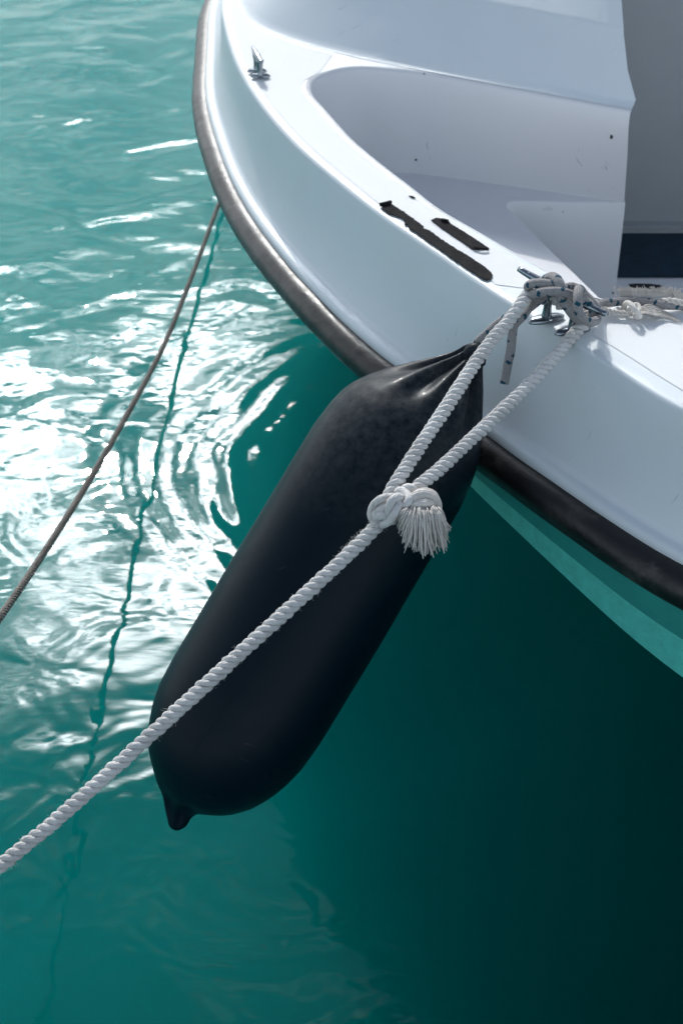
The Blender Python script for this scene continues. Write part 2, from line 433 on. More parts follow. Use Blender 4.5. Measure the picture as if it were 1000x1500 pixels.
# make sure it points away from the boat's inside
sgn = 1 if outward(ridge, N // 2).dot(Vector((-.7, -.7, 0))) > 0 else -1
def nearest(curve, p):
    return min(range(len(curve)), key=lambda i: (curve[i].x - p.x) ** 2 + (curve[i].y - p.y) ** 2)
stations = []
for i, r in enumerate(ridge):
    j = nearest(crease, r); stations.append((r, outward(ridge, i) * sgn, crease[j], outward(crease, j) * sgn))
def loft(bm, rows, mats=None):
    vs = [[bm.verts.new(p) for p in row] for row in rows]
    for a, b in zip(vs, vs[1:]):
        for k in range(len(a) - 1):
            if (a[k].co - b[k].co).length + (a[k + 1].co - b[k + 1].co).length < 1e-7: continue
            try: f = bm.faces.new((a[k], a[k + 1], b[k + 1], b[k]))
            except ValueError: continue
            if mats: f.material_index = mats[k]
    return vs
cs = smooth([q[2] for q in stations], 10); ms = smooth([q[3] for q in stations], 10)
stations = [(q[0], q[1], c_, m_.normalized()) for q, c_, m_ in zip(stations, cs, ms)]
# topside: deck edge, cove, lip
i0 = min(range(N), key=lambda i: (ridge[i] - PZ(762, 455, Zd)).length)
rows = []
for si, (r, n, c, m) in enumerate(stations):
    row = [r - n * .034 + Vector((0, 0, 0)), r - n * .014]
    for a in (15, 40, 65, 85):
        rad = .0065
        row.append(r - n * rad + n * (rad * math.sin(R(a))) + Vector((0, 0, -rad * (1 - math.cos(R(a))))))
    top = row[-1]
    for t in (.12, .3, .5, .7, .85, .95):
        q = top.lerp(c, t)
        nn = (n + m).normalized()
        q = q - nn * (.007 * math.sin(math.pi * t ** 1.35)) + nn * (.0065 * math.exp(-abs(si - i0 - 1.5 * t) / 5.) * math.sin(math.pi * min(1, t + .12)))
        row.append(q)
    row.append(c + Vector((0, 0, 0)))
    row += [c + m * .004 + Vector((0, 0, -.0015)), c + m * .011 + Vector((0, 0, -.0015)), c + m * .015 + Vector((0, 0, -.004)), c + m * .0165 + Vector((0, 0, -.009)), c + m * .0165 + Vector((0, 0, -.020)), c - m * .004 + Vector((0, 0, -.020))]
    rows.append(row)
bm = bmesh.new(); loft(bm, rows)
top_o = build('topside', bm, M_gel, boat)

# rub rail tube
rr_pts = plan([(px, py) for px, py in raily_px], Zr, ([(.24, 4.76), (-.08, 4.1), (-.235, 3.6)], [(.60, 1.06), (1.2, .76), (2.2, .33)]))
rail_c = []
for k in range(0, 2 * N, 3):
    p = crease[k]; m = outward(crease, k) * sgn
    rail_c.append(Vector((p.x, p.y, 0)) + m * .018 + Vector((0, 0, Zr - .006)))
rail_c = smooth(rail_c, 3)
bm = bmesh.new()
dense = catmull(rail_c, 420)
tube(bm, dense, lambda f: .0255 + .0010 * noise.noise(Vector((f * 60, 0, 0))), 20)
rail_o = build('rub_rail', bm, M_rubber, boat)
# strap gap in the rail near the bow (joint cut)
# lower hull
rows = []
for r, n, c, m in stations:
    b0 = c + m * .018
    wf = min(1.5, max(0., (c.x - .0) / .40)) if c.y < 2.2 else 0
    z1 = Zr - .030 - .052 * wf; z2 = z1 - .050 * wf ** 1.2 - .002
    row = [Vector((c.x, c.y, Zc - .021)) + m * .006, Vector((b0.x, b0.y, Zr - .02)) - m * .006, Vector((b0.x, b0.y, z1)), Vector((b0.x, b0.y, z2)) ]
    inn = -m
    row += [Vector((b0.x, b0.y, z2 - .004)) + inn * .02, Vector((b0.x, b0.y, 0)) + inn * .45 + Vector((0, 0, z2 - .20)), Vector((b0.x, b0.y, 0)) + inn * .75 + Vector((0, 0, .06)), Vector((b0.x, b0.y, -.3)) + inn * .95]
    rows.append(row)
bm = bmesh.new(); loft(bm, rows, [0, 0, 1, 1, 2, 2, 2])
# keep two real parts: split below
for f in bm.faces: pass
def split_build(rows, ks, name, mat):
    bm = bmesh.new(); loft(bm, [[row[k] for k in ks] for row in rows]); return build(name, bm, mat, boat)
bm.free()
split_build(rows, (0, 1, 2), 'hull_side', M_hull)
split_build(rows, (2, 3), 'hull_stripe', M_stripe)
split_build(rows, (3, 4, 5, 6, 7), 'hull_bottom', M_bottom)

# deck plate
rec_px = [(603, 101), (565, 98), (529, 96), (500, 98), (477, 104), (460, 110), (451, 117), (448, 127), (452, 138), (470, 158), (488, 179), (510, 203), (559, 244), (603, 278), (640, 307), (690, 336), (740, 365), (800, 399), (850, 426), (872, 438)]
panel_px = [(346, -20), (349, 0), (359, 22), (374, 35), (392, 45), (420, 56), (455, 67), (529, 85), (603, 100)]
rec = smooth(catmull([PZ(a, b, Zd) for a, b in rec_px], 120), 2)
pan = smooth(catmull([PZ(a, b, Zd) for a, b in panel_px], 60), 1)
deck_outer = [r - n * .034 for r, n, c, m in stations]
def tess(bm, loop, z):
    vs = [Vector((p.x, p.y, 0)) for p in loop]
    bv = [bm.verts.new((p.x, p.y, z)) for p in loop]
    for a, b, c in tessellate_polygon([vs]):
        try: bm.faces.new((bv[a], bv[b], bv[c]))
        except ValueError: pass
right_in = [Vector((.62, 1.50, Zd)), Vector((2.2, 1.30, Zd))]
P0 = PZ(884, 441, Zd); P1 = PZ(1000, 438, Zd)
inner = [Vector((.45, 4.6, Zd)), Vector((.0, 3.4, Zd)), ] + pan[:-1] + rec + [P0, P1, Vector((2.3, 1.62, Zd))]
loop = deck_outer + [p.copy() for p in reversed(inner)]
bm = bmesh.new(); tess(bm, loop, Zd)
build('deck', bm, M_gel, boat, smooth_=False)
# moulded non-skid pads, 1.5 mm proud
def offset(curve, d):
    out = []
    for i in range(len(curve)):
        out.append(curve[i] + outward(curve, i) * sgn * d)
    return out
bm = bmesh.new()
fo = [r - n * .016 for r, n, c, m in stations]
ia = next(i for i, p in enumerate(fo) if p.y < 3.2)
ib = min(range(N), key=lambda i: (fo[i] - PZ(735, 425, Zd)).length)
pad_in = [p for p in pan[6:-1]]
rin = rec[8:112]
loop1 = fo[ia:ib] + [PZ(790, 425, Zd)] + [p + Vector((-.006, -.006, 0)) for p in reversed(rin[34:])]
# keep clear of the rounded recess end and the panel foot
loop1 += [p + Vector((-.008, -.003, 0)) for p in reversed(rin[16:34])] + [rec[18] + Vector((-.006, .0, 0))]
loop1 += [p + Vector((0, -.014, 0)) for p in reversed(pan[2:44])]
tess(bm, loop1, Zd + .0006)
build('nonskid_pad', bm, M_nonskid, boat, smooth_=False)
bm = bmesh.new()
ic = min(range(N), key=lambda i: (fo[i] - PZ(862, 497, Zd)).length)
fo2 = [r - n * .030 for r, n, c, m in stations]
loop2 = fo2[ic:] + [Vector((2.2, 1.55, Zd)), PZ(1000, 446, Zd), PZ(905, 449, Zd), PZ(880, 465, Zd)]
tess(bm, loop2, Zd + .0006)
build('nonskid_pad', bm, M_nonskid, boat, smooth_=False)

# recess wall with rounded lip, all the way round to the right
wall_top = [PZ(925, 160, Zd), PZ(840, 144, Zd), PZ(760, 129, Zd), PZ(680, 114, Zd)] + rec + [P0 + Vector((.005, 0, 0)), P1, Vector((2.3, 1.62, Zd))]
wall_top = smooth(catmull(wall_top, 260), 1)
rows = []
Zs, Zf = .675, .49
cen = Vector((.30, 2.0, 0))
for i, p in enumerate(wall_top):
    a = wall_top[max(i - 1, 0)]; b = wall_top[min(i + 1, len(wall_top) - 1)]; t = (b - a).normalized()
    inn = Vector((-t.y, t.x, 0))          # towards the well
    row = [p + Vector((0, 0, .0002))] + [p + inn * (.008 * math.sin(R(a_))) + Vector((0, 0, .0002 - .008 * (1 - math.cos(R(a_))))) for a_ in (30, 60, 90)]
    f = min(1, max(0, (p.x - .1) / .36)) if p.y > 2.1 and i < 120 else 0; lean = Vector((.023 * f, .060 * f, 0))
    row += [p + inn * .0085 + lean * .05 + Vector((0, 0, -.03)), p + inn * .010 + lean * .5 + Vector((0, 0, -.09)), p + inn * .010 + lean + Vector((0, 0, (Zs - Zd - .004) if p.y > 2.1 else -.15)), p + inn * .010 + lean + Vector((0, 0, (Zs - Zd - .008) if p.y > 2.1 else -.16))]
    rows.append(row)
Zs, Zf = .675, .49
cor = Vector((.462, 2.19, 0))
bm = bmesh.new(); loft(bm, rows)
c0 = rows[0]
# side cheek of the wall at the companionway corner
loft(bm, [[p.copy() for p in c0], [p + Vector((.004, .30, 0)) for p in c0]])
build('cockpit_liner', bm, M_gel_in, boat)
wl = [PZ(905, 291, Zs), PZ(735, 296, Zs)]
dl = PZ(744, 310, Zs)
diag = [PZ(742, 303, Zs), PZ(760, 322, Zs), PZ(800, 362, Zs), PZ(870, 430, Zs), PZ(960, 520, Zs)]
base0 = Vector((c0[-1].x + .001, c0[-1].y - .001, Zs))
well = catmull([base0, base0.lerp(wl[1], .5), wl[1] + Vector((.012, 0, 0)), diag[0], diag[1], diag[2], diag[3], diag[4]], 90)
bm = bmesh.new()
floor_loop = [Vector((well[0].x - .002, well[0].y, 0)), Vector((-.06, 2.50, 0)), Vector((-.06, 2.3, 0)), Vector((.16, 1.84, 0)), Vector((well[-1].x - .02, 1.45, 0))] + list(reversed(well))
tess(bm, floor_loop, Zs)
build('recess_ledge', bm, M_gel_in, boat, smooth_=False)
bm = bmesh.new(); rows = []
for p in well:
    rows.append([p + Vector((0, 0, 0)), p + Vector((.0, -.003, -.004)), p + Vector((.002, -.002, -.08)), p + Vector((.004, 0, Zf - Zs))])
loft(bm, rows)
e = rows[0]
loft(bm, [[p.copy() for p in e], [p + Vector((.006, .24, 0)) for p in e]])
build('footwell_wall', bm, M_gel_in, boat)
bm = bmesh.new()
def rect(bm, x0, x1, y0, y1, z): bm.faces.new([bm.verts.new(v) for v in ((x0, y0, z), (x1, y0, z), (x1, y1, z), (x0, y1, z))])
tess(bm, [Vector(v) for v in ((.36, 1.95, 0), (.75, 1.66, 0), (2.3, 1.68, 0), (2.3, 2.9, 0), (.3, 2.9, 0))], Zf)
build('cockpit_sole', bm, M_gel_in, boat, smooth_=False)
def box(bm, x0, x1, y0, y1, z0, z1, bev=0.):
    r = bmesh.ops.create_cube(bm, size=1)
    for v in r['verts']:
        v.co = Vector((x0 + (x1 - x0) * (v.co.x + .5), y0 + (y1 - y0) * (v.co.y + .5), z0 + (z1 - z0) * (v.co.z + .5)))
    if bev: bmesh.ops.bevel(bm, geom=list({e for v in r['verts'] for e in v.link_edges}), offset=bev, segments=2, affect='EDGES')
ya = PZ(950, 408, Zf).y; yb = PZ(950, 345, Zf).y; yc = PZ(950, 331, Zf + .01).y
bm = bmesh.new(); box(bm, .40, 2.3, ya, yb + .02, Zf + .001, Zf + .005, .001); build('carpet', bm, M_carpet, boat, angle=30)
bm = bmesh.new(); box(bm, .40, 2.3, yb, yb + .04, Zf - .01, Zf + .018, .004); build('threshold_trim', bm, M_bulk, boat, angle=30)
bm = bmesh.new()
loft(bm, [[Vector((.40, yb + .024, Zf)), Vector((.40, yb + .034, Zf + .1)), Vector((.40, yb + .10, 1.12)), Vector((.40, yb + .5, 1.14))], [Vector((2.3, yb + .024, Zf)), Vector((2.3, yb + .034, Zf + .1)), Vector((2.3, yb + .10, 1.12)), Vector((2.3, yb + .5, 1.14))]])
build('bulkhead', bm, M_bulk, boat, angle=30)
# black drain slot in the sole
bm = bmesh.new()
sp = [(919, 417.5), (930, 416.5), (950, 417), (968, 419), (971, 421), (960, 423), (940, 424), (926, 423), (921, 421)]
tess(bm, [PZ(a, b, Zf) for a, b in sp], Zf + .002)
build('drain_slot', bm, M_dark, boat, smooth_=False)

# coachroof front rising from the deck
bm = bmesh.new(); rows = []
foot = [Vector((.45, 4.6, Zd)), Vector((.0, 3.4, Zd))] + pan[:-1] + [PZ(a, b, Zd) for a, b in ((603, 100), (680, 114), (760, 129), (840, 144), (925, 160))]
foot = smooth(catmull(foot, 150), 2)
for i, p in enumerate(foot):
    a = foot[max(i - 1, 0)]; b = foot[min(i + 1, len(foot) - 1)]; t = (b - a).normalized(); inn = Vector((-t.y, t.x, 0))
    if inn.dot(Vector((1, 1, 0))) < 0: inn = -inn
    f = i / (len(foot) - 1); k = max(0, (p.x - .1) / .36)
    k = min(k, 1) ** 2; sh = Vector((-.62 * k, 0, 0))
    row = [p - inn * .003 + Vector((0, 0, .0008)), p + inn * .006 + Vector((0, 0, .0035)), p + inn * .014 + Vector((0, 0, .011)), p + inn * .05 + Vector((0, 0, .046)) + sh * .046,
           p + inn * .100 + Vector((0, 0, .092)) + sh * .092, p + inn * .103 + Vector((0, 0, .0965)) + sh * .094, p + inn * .108 + Vector((0, 0, .099)) + sh * .098,
           p + inn * .17 + Vector((0, 0, .155)) + sh * .15, p + inn * .24 + Vector((0, 0, .205)) + sh * .21, p + inn * .40 + Vector((0, 0, .235)) + sh * .34]
    rows.append(row)
loft(bm, rows)
cr = rows[-1]
loft(bm, [[p.copy() for p in cr], [p + Vector((.0, .5, 0)) for p in cr]])
build('coachroof', bm, M_gel, boat)

# screws and chips on the liner
def dot_part(px, py, d, r, name='screw', mat=None):
    c = PD(px, py, d); b2 = bmesh.new(); bmesh.ops.create_uvsphere(b2, u_segments=10, v_segments=6, radius=r)
    for v in b2.verts: v.co = v.co + c
    return build(name, b2, mat or M_dark, boat)
def hit(px, py, obs):
    dg = bpy.context.evaluated_depsgraph_get()
    bpy.context.view_layer.update()
    best = None
    from mathutils.bvhtree import BVHTree
    for o in obs:
        t = BVHTree.FromPolygons([o.matrix_world @ v.co for v in o.data.vertices], [tuple(p.vertices) for p in o.data.polygons])
        h = t.ray_cast(C0, ray(px, py).normalized())
        if h[0] is not None and (best is None or h[3] < best): best = h[3]
    return (best / ray(px, py).length) if best else None
inner_obs = [o for o in boat.children if o.name.split('.')[0] in ('footwell_wall', 'coachroof', 'recess_ledge', 'cockpit_liner', 'deck')]
for px, py, r in ((609, 234, .0022), (621, 108, .0016), (824, 310, .0012), (897, 429, .0020)):
    d = hit(px, py, inner_obs)
    if d: dot_part(px, py, d, r)
d = hit(895, 199, inner_obs)
if d:
    bm = bmesh.new(); tube(bm, [PD(894.5, 203, d), PD(895, 199, d), PD(896.5, 195, d)], .0022, 8); build('latch_pin', bm, M_dark, boat)

# grip tape remnants
def tape(loop_px, z=Zd + .0015, th=.0013, ragged=.7):
    pts = []
    for k in range(len(loop_px)):
        a = Vector(loop_px[k] + (0,)); b = Vector(loop_px[(k + 1) % len(loop_px)] + (0,))
        n = max(1, int((b - a).length / 2.2))
        for j in range(n):
            q = a.lerp(b, j / n)
            q += Vector((noise.noise(q * .5 + Vector((0, 0, 5))), noise.noise(q * .5), 0)) * ragged * 1.6 + Vector((noise.noise(q * 1.7 + Vector((0, 9, 5))), noise.noise(q * 1.7), 0)) * ragged * 1.3
            pts.append(PZ(q.x, q.y, z))
    b2 = bmesh.new(); vs = [b2.verts.new((p.x, p.y, z + th)) for p in pts]; lo = [b2.verts.new((p.x, p.y, z)) for p in pts]
    for a, b, c in tessellate_polygon([[Vector((p.x, p.y, 0)) for p in pts]]):
        try: b2.faces.new((vs[a], vs[b], vs[c]))
        except ValueError: pass
    for i in range(len(vs)):
        j = (i + 1) % len(vs); b2.faces.new((vs[i], vs[j], lo[j], lo[i]))
    return b2
def zp(l): return [(540 + a / 5., 280 + b / 5.) for a, b in l]
t1 = build('grip_tape', tape(zp([(90, 95), (160, 95), (230, 140), (310, 195), (400, 262), (400, 280), (440, 290), (520, 350), (620, 415), (720, 475), (830, 545), (895, 600), (905, 620), (895, 645), (860, 658), (820, 640), (740, 585), (640, 520), (540, 445), (430, 370), (360, 320), (295, 275), (290, 250), (260, 250), (265, 225), (230, 195), (190, 180), (150, 170), (100, 140)])), M_tape, boat, smooth_=False)
t1['label'] = 'long ragged black strip of worn grip tape on the side deck'
t2 = build('grip_tape', tape(zp([(455, 215), (490, 200), (570, 210), (600, 245), (700, 305), (800, 370), (880, 425), (760, 430), (690, 380), (600, 320), (520, 265)]), ragged=.4), M_tape, boat, smooth_=False)
t2['label'] = 'short black strip of grip tape on the side deck'
t3 = build('grip_tape', tape(zp([(292, 38), (318, 40), (342, 54), (320, 52)]), ragged=.1), M_tape, boat, smooth_=False)
# curled ends of the tape
for (x0, y0), (x1, y1), r in (((556, 300), (572, 296), .0028), ((694, 363), (715, 365), .0018), ((647, 322), (656, 324), .0024)):
    bm = bmesh.new(); tube(bm, catmull([PZ(x0, y0, Zd + .004), PZ((x0 + x1) / 2, (y0 + y1) / 2, Zd + .005), PZ(x1, y1, Zd + .004)], 8), r, 8)
    build('curled_tape', bm, M_tape, boat)

# ---- cleats
def bar(bm, a, b, r0, r1, seg=14, rise=0.):
    P = [a.lerp(b, t / 24) + Vector((0, 0, rise * (abs(t / 12 - 1) ** 2))) for t in range(25)]
    tube(bm, P, lambda f: r0 + (r1 - r0) * (1 - abs(2 * f - 1) ** 1.6), seg)
def cleat(A, B, feet, zdeck, r0, r1, footlen, frad, stem, label):
    cl = bpy.data.objects.new('cleat', None); COL.objects.link(cl); cl.parent = boat
    mid = (A + B) / 2; cl.location = mid - boat.location; cl['label'] = label
    # undo parent offset: boat empty has only a translation
    bm = bmesh.new(); bar(bm, A, B, r0, r1, rise=.002)
    def sub(name, bm):
        me = bpy.data.meshes.new(name); bmesh.ops.translate(bm, vec=-mid, verts=bm.verts); bmesh.ops.recalc_face_normals(bm, faces=bm.faces); bm.to_mesh(me); bm.free()
        me.polygons.foreach_set('use_smooth', [True] * len(me.polygons)); me.materials.append(M_steel)
        o = bpy.data.objects.new(name, me); COL.objects.link(o); o.parent = cl
    sub('horn', bm)
    ax = (B - A).normalized(); sd = Vector((-ax.y, ax.x, 0)).normalized()
    for k, (f, dirv) in enumerate(feet):
        bm = bmesh.new()
        top = A.lerp(B, f); base = Vector((top.x, top.y, zdeck + .003))
        tube(bm, catmull([top, (top + base) / 2 + Vector((0, 0, -.001)), base], 8), lambda q: stem * (1 + .5 * abs(2 * q - 1) ** 2), 10)
        sub('stem', bm)
        bm = bmesh.new()
        d = Vector((dirv[0], dirv[1], 0)).normalized(); e = Vector((-d.y, d.x, 0))
        n = 28; lo = []; hi_ = []; tp = []
        for q in range(n):
            a = 2 * math.pi * q / n
            o2 = d * (footlen * math.cos(a)) + e * (frad * math.sin(a))
            lo.append(bm.verts.new(base + o2 + Vector((0, 0, -.002)))); hi_.append(bm.verts.new(base + o2 + Vector((0, 0, .001)))); tp.append(bm.verts.new(base + o2 * .78 + Vector((0, 0, .0035))))
        for q in range(n):
            q2 = (q + 1) % n
            bm.faces.new((lo[q], lo[q2], hi_[q2], hi_[q])); bm.faces.new((hi_[q], hi_[q2], tp[q2], tp[q]))
        bm.faces.new(tp)
        sub('foot', bm)
    return cl
CA = PZ(759, 396, .912); CB = PZ(888, 463, .900)
cleat(CA, CB, ((.36, (1, .35)), (.66, (1, .35))), Zd, .0035, .0062, .024, .009, .0050, 'stainless steel cleat wrapped in rope')
SA = PZ(370, 70, .895); SB = PZ(383, 93, .890)
cleat(SA, SB, ((.42, (1, .02)), (.80, (1, .02))), Zd + .0015, .0022, .0058, .0165, .0055, .0048, 'small bare stainless cleat on the bow')

# ------------------------------------------------------------------ fender
fd = empty('fender', PD(258, 1216, 1.78), 'dark navy inflatable cylindrical fender hanging from the braided line against the rail', 'fender')
AX = (-.514, .857); NX = (.857, .514)
prof = [(76, 7), (78, 13), (84, 17), (92, 19), (102, 24), (120, 37), (135, 49), (150, 62), (165, 75), (179, 86), (196, 98), (213, 107), (232, 114), (255, 119), (295, 123), (400, 124.5), (550, 125), (690, 125), (736, 122), (765, 116), (786, 109), (806, 100), (823, 90), (836, 79), (850, 65), (860, 52), (866, 40), (873, 30), (882, 23), (892, 19), (901, 15), (907, 11), (911, 6)]
ts = [p[0] for p in prof]
def interp(t):
    for (a, ra), (b, rb) in zip(prof, prof[1:]):
        if a <= t <= b:
            return ra + (rb - ra) * (t - a) / (b - a)
    return prof[-1][1]
def sm(e0, e1, x):
    t = min(1, max(0, (x - e0) / (e1 - e0))); return t * t * (3 - 2 * t)
bm = bmesh.new(); rings = []
FD = 1.78
tl = []; t = 76.
while t < 911:
    tl.append(t); t += 2.2 if (t < 270 or t > 820) else 12
tl.append(911)
NS = 144
folds = [(-1.25, .11, 1.0, 60), (-.80, .12, 1.1, 78), (-.28, .14, 1.2, 66), (.30, .14, 1., 74), (.95, .15, 1., 60), (1.9, .16, 1, 50), (2.8, .16, 1, 50), (-2.2, .16, 1, 50)]
for t in tl:
    r = (interp(t - 3) + interp(t) + interp(t + 3)) / 3 if 80 < t < 905 else interp(t)
    cn = 838 + 23 * (1 - sm(80, 235, t)) - 6 * sm(845, 872, t) + 10 * sm(876, 908, t)
    if t < 80: cn = 861
    dep = FD - .02 * (1 - sm(75, 220, t))
    sc = dep / FPX
    px = NX[0] * cn + AX[0] * t; py = NX[1] * cn + AX[1] * t
    c = PD(px, py, dep)
    A2 = (CX * NX[0] - CU * NX[1]); V = -CF      # across, towards viewer
    ring = []
    flat = 1 - .35 * (1 - sm(78, 150, t)) - .25 * sm(860, 905, t)
    for k in range(NS):
        a = 2 * math.pi * k / NS
        # a=0 across to the right, a=pi/2 towards the viewer
        aa = (a - math.pi / 2 + math.pi) % (2 * math.pi) - math.pi    # 0 = facing viewer
        mod = 0.
        wt = sm(74, 96, t) * (1 - sm(105, 205, t))
        for (fa, wd, dp, ln) in folds:
            end = 100 + ln * 1.6
            w_ = sm(72, 95, t) * (1 - sm(end * .62 + 20, end + 12, t))
            ang = aa - fa - .15 * math.sin((t - 80) / 40.) * (1 - sm(80, 200, t))
            mod -= dp * w_ * math.exp(-(ang / (wd * 1.25)) ** 2) * 13
            mod += dp * w_ * math.exp(-((ang - wd * 2.2) / (wd * 1.4)) ** 2) * 5
        wb = sm(850, 872, t) * (1 - sm(895, 910, t))
        mod += wb * 5 * math.sin(aa * 7 + 1) * .7
        lump = 1.2 * noise.noise(Vector((math.cos(a) * 1.5, math.sin(a) * 1.5, t / 130)))
        rr = max(2, r + mod * min(1, r / 40) + lump * min(1, r / 60))
        ring.append(bm.verts.new(c + (A2 * math.cos(a) + V * math.sin(a) * flat) * rr * sc))
    rings.append(ring)
for i in range(len(rings) - 1):
    for k in range(NS):
        k2 = (k + 1) % NS
        bm.faces.new((rings[i][k], rings[i][k2], rings[i + 1][k2], rings[i + 1][k]))
bm.faces.new(rings[0]); bm.faces.new(rings[-1])
build('fender_body', bm, M_fender, fd)
# moulded lug at the top, with its eye
bm = bmesh.new()
tube(bm, catmull([PD(682, 524, 1.756), PD(688, 514, 1.746), PD(697, 511, 1.744), PD(703, 520, 1.748), PD(704, 534, 1.756)], 20), lambda f: .0078 * (1 - .3 * abs(2 * f - 1) ** 2), 12)
build('eyelet', bm, M_fender, fd)

# ------------------------------------------------------------------ main white mooring rope
mr = empty('mooring_rope', PD(560, 755, 1.56), 'thick white three-strand mooring rope knotted into a loop in front of the fender', 'rope')
RR = .0082
def pp(l): return [PD(*q) for q in l]
bm = bmesh.new()
main = pp([(-420, 1620, 1.42), (-200, 1436, 1.45), (0, 1268, 1.48), (65, 1216, 1.487), (140, 1150, 1.495), (220, 1077, 1.505), (310, 995, 1.515), (400, 913, 1.53), (465, 854, 1.54), (520, 802, 1.55), (552, 770, 1.556), (566, 752, 1.558)])
main.insert(0, main[0] + (main[0] - main[2]).normalized() * .9)
strand_rope(bm, main, RR, .029, fuzz=420, fuzz_len=.005, jitter=.12)
# extra chafed fuzz just below the knot
for _ in range(420):
    f = random.random() ** .8; p = PD(562 - 60 * f, 758 + 58 * f, 1.555)
    d = Vector((random.gauss(0, 1), random.gauss(0, 1), random.gauss(0, 1))).normalized()
    hair(bm, p + d * RR * random.uniform(.85, 1.), d + Vector((random.gauss(0, .5), random.gauss(0, .5), 0)), random.uniform(.0012, .0038))
build('standing_part', bm, M_white_rope, mr)
bm = bmesh.new()
leg1 = pp([(562, 742, 1.560), (575, 716, 1.562), (610, 661, 1.585), (655, 594, 1.62), (700, 525, 1.66), (724, 494, 1.676), (745, 470, 1.684), (760, 449, 1.690), (772, 433, 1.700), (788, 424, 1.712), (806, 430, 1.724), (822, 446, 1.735)])
strand_rope(bm, leg1, RR * 1.0, .0265, fuzz=200, fuzz_len=.003, jitter=.1)
leg2 = pp([(592, 735, 1.562), (606, 718, 1.562), (640, 690, 1.578), (700, 634, 1.615), (760, 577, 1.655), (800, 536, 1.682), (838, 492, 1.708), (856, 470, 1.722), (860, 452, 1.735), (845, 443, 1.742), (822, 446, 1.735)])
strand_rope(bm, leg2, RR * .97, .0265, fuzz=200, fuzz_len=.003, jitter=.1)
build('eye_loop', bm, M_white_rope, mr)
# knot
bm = bmesh.new()
def Z4(x, y, d): return PD(530 + x / 7.143, 690 + y / 7.143, d)
def two(bm, l, r, n=26):
    P = catmull([Z4(q[0], q[1], kd + (q[2] - kd) * 1.35) for q in l], n * 2); tube(bm, P, lambda f: r * .84 * (1 + .05 * math.sin(f * 9)), 14)
kd = 1.553
two(bm, [(150, 560, kd + .012), (100, 460, kd + .006), (130, 350, kd - .002), (210, 290, kd - .008), (300, 275, kd - .004), (360, 300, kd + .004)], .0058)
two(bm, [(170, 560, kd + .004), (150, 450, kd - .004), (220, 385, kd - .010), (290, 360, kd - .004), (340, 330, kd + .006)], .0052)
two(bm, [(150, 480, kd), (215, 460, kd - .010), (290, 480, kd - .006), (330, 520, kd)], .0062)
two(bm, [(300, 500, kd - .004), (285, 400, kd - .014), (310, 310, kd - .018), (370, 270, kd - .014), (420, 300, kd - .006)], .0056)
two(bm, [(210, 560, kd - .002), (290, 520, kd - .012), (350, 430, kd - .018), (380, 350, kd - .014), (340, 300, kd - .008)], .0054)
two(bm, [(380, 390, kd), (440, 370, kd - .012), (490, 300, kd - .014), (460, 230, kd - .006), (390, 205, kd), (350, 260, kd + .006)], .0054)
two(bm, [(360, 430, kd + .004), (420, 410, kd - .006), (480, 370, kd - .010), (530, 340, kd - .004)], .0048)
two(bm, [(430, 240, kd + .008), (450, 185, kd + .002), (500, 175, kd - .002), (545, 215, kd), (540, 290, kd + .006)], .0060)
two(bm, [(240, 420, kd + .004), (260, 400, kd - .008), (270, 380, kd), ], .0036, 8)
two(bm, [(330, 470, kd + .008), (390, 500, kd + .006), (440, 470, kd + .004), (500, 420, kd + .004)], .0040)
for _ in range(500):
    x, y = random.uniform(90, 330), random.uniform(270, 590)
    if abs((y - 270) - (330 - x) * .8 - 60) > 190: continue
    hair(bm, Z4(x, y, kd - random.uniform(.002, .012)), Vector((random.gauss(0, 1), random.gauss(0, 1) - .6, random.gauss(0, 1))), random.uniform(.001, .0035))
build('knot', bm, M_white_rope, mr)
# tassel head: yarn bundles turned over, then the fringe
bm = bmesh.new()
def bundle(l, r, nyarn=9, n=22):
    P = catmull([Z4(*q) for q in l], n); fr = frames(P)
    for k in range(nyarn):
        a0 = 6.283 * k / nyarn; rad = r * .62
        path = [p + (nn * math.cos(a0 + 1.6 * i / n) + bb * math.sin(a0 + 1.6 * i / n)) * rad for i, (p, (t, nn, bb)) in enumerate(zip(P, fr))]
        tube(bm, path, r * .42, 7)
bundle([(500, 420, kd + .004), (485, 340, kd - .006), (540, 275, kd - .014), (630, 240, kd - .014), (720, 265, kd - .010), (775, 330, kd - .004), (780, 420, kd + .004)], .0058)
bundle([(470, 450, kd + .002), (480, 400, kd - .008), (560, 350, kd - .016), (650, 330, kd - .018), (710, 350, kd - .014), (750, 420, kd - .008)], .0050)
bundle([(500, 330, kd + .004), (560, 245, kd - .002), (650, 215, kd - .004), (740, 245, kd), (790, 340, kd + .002)], .0046)
build('tassel_head', bm, M_yarn, mr)
bm = bmesh.new()
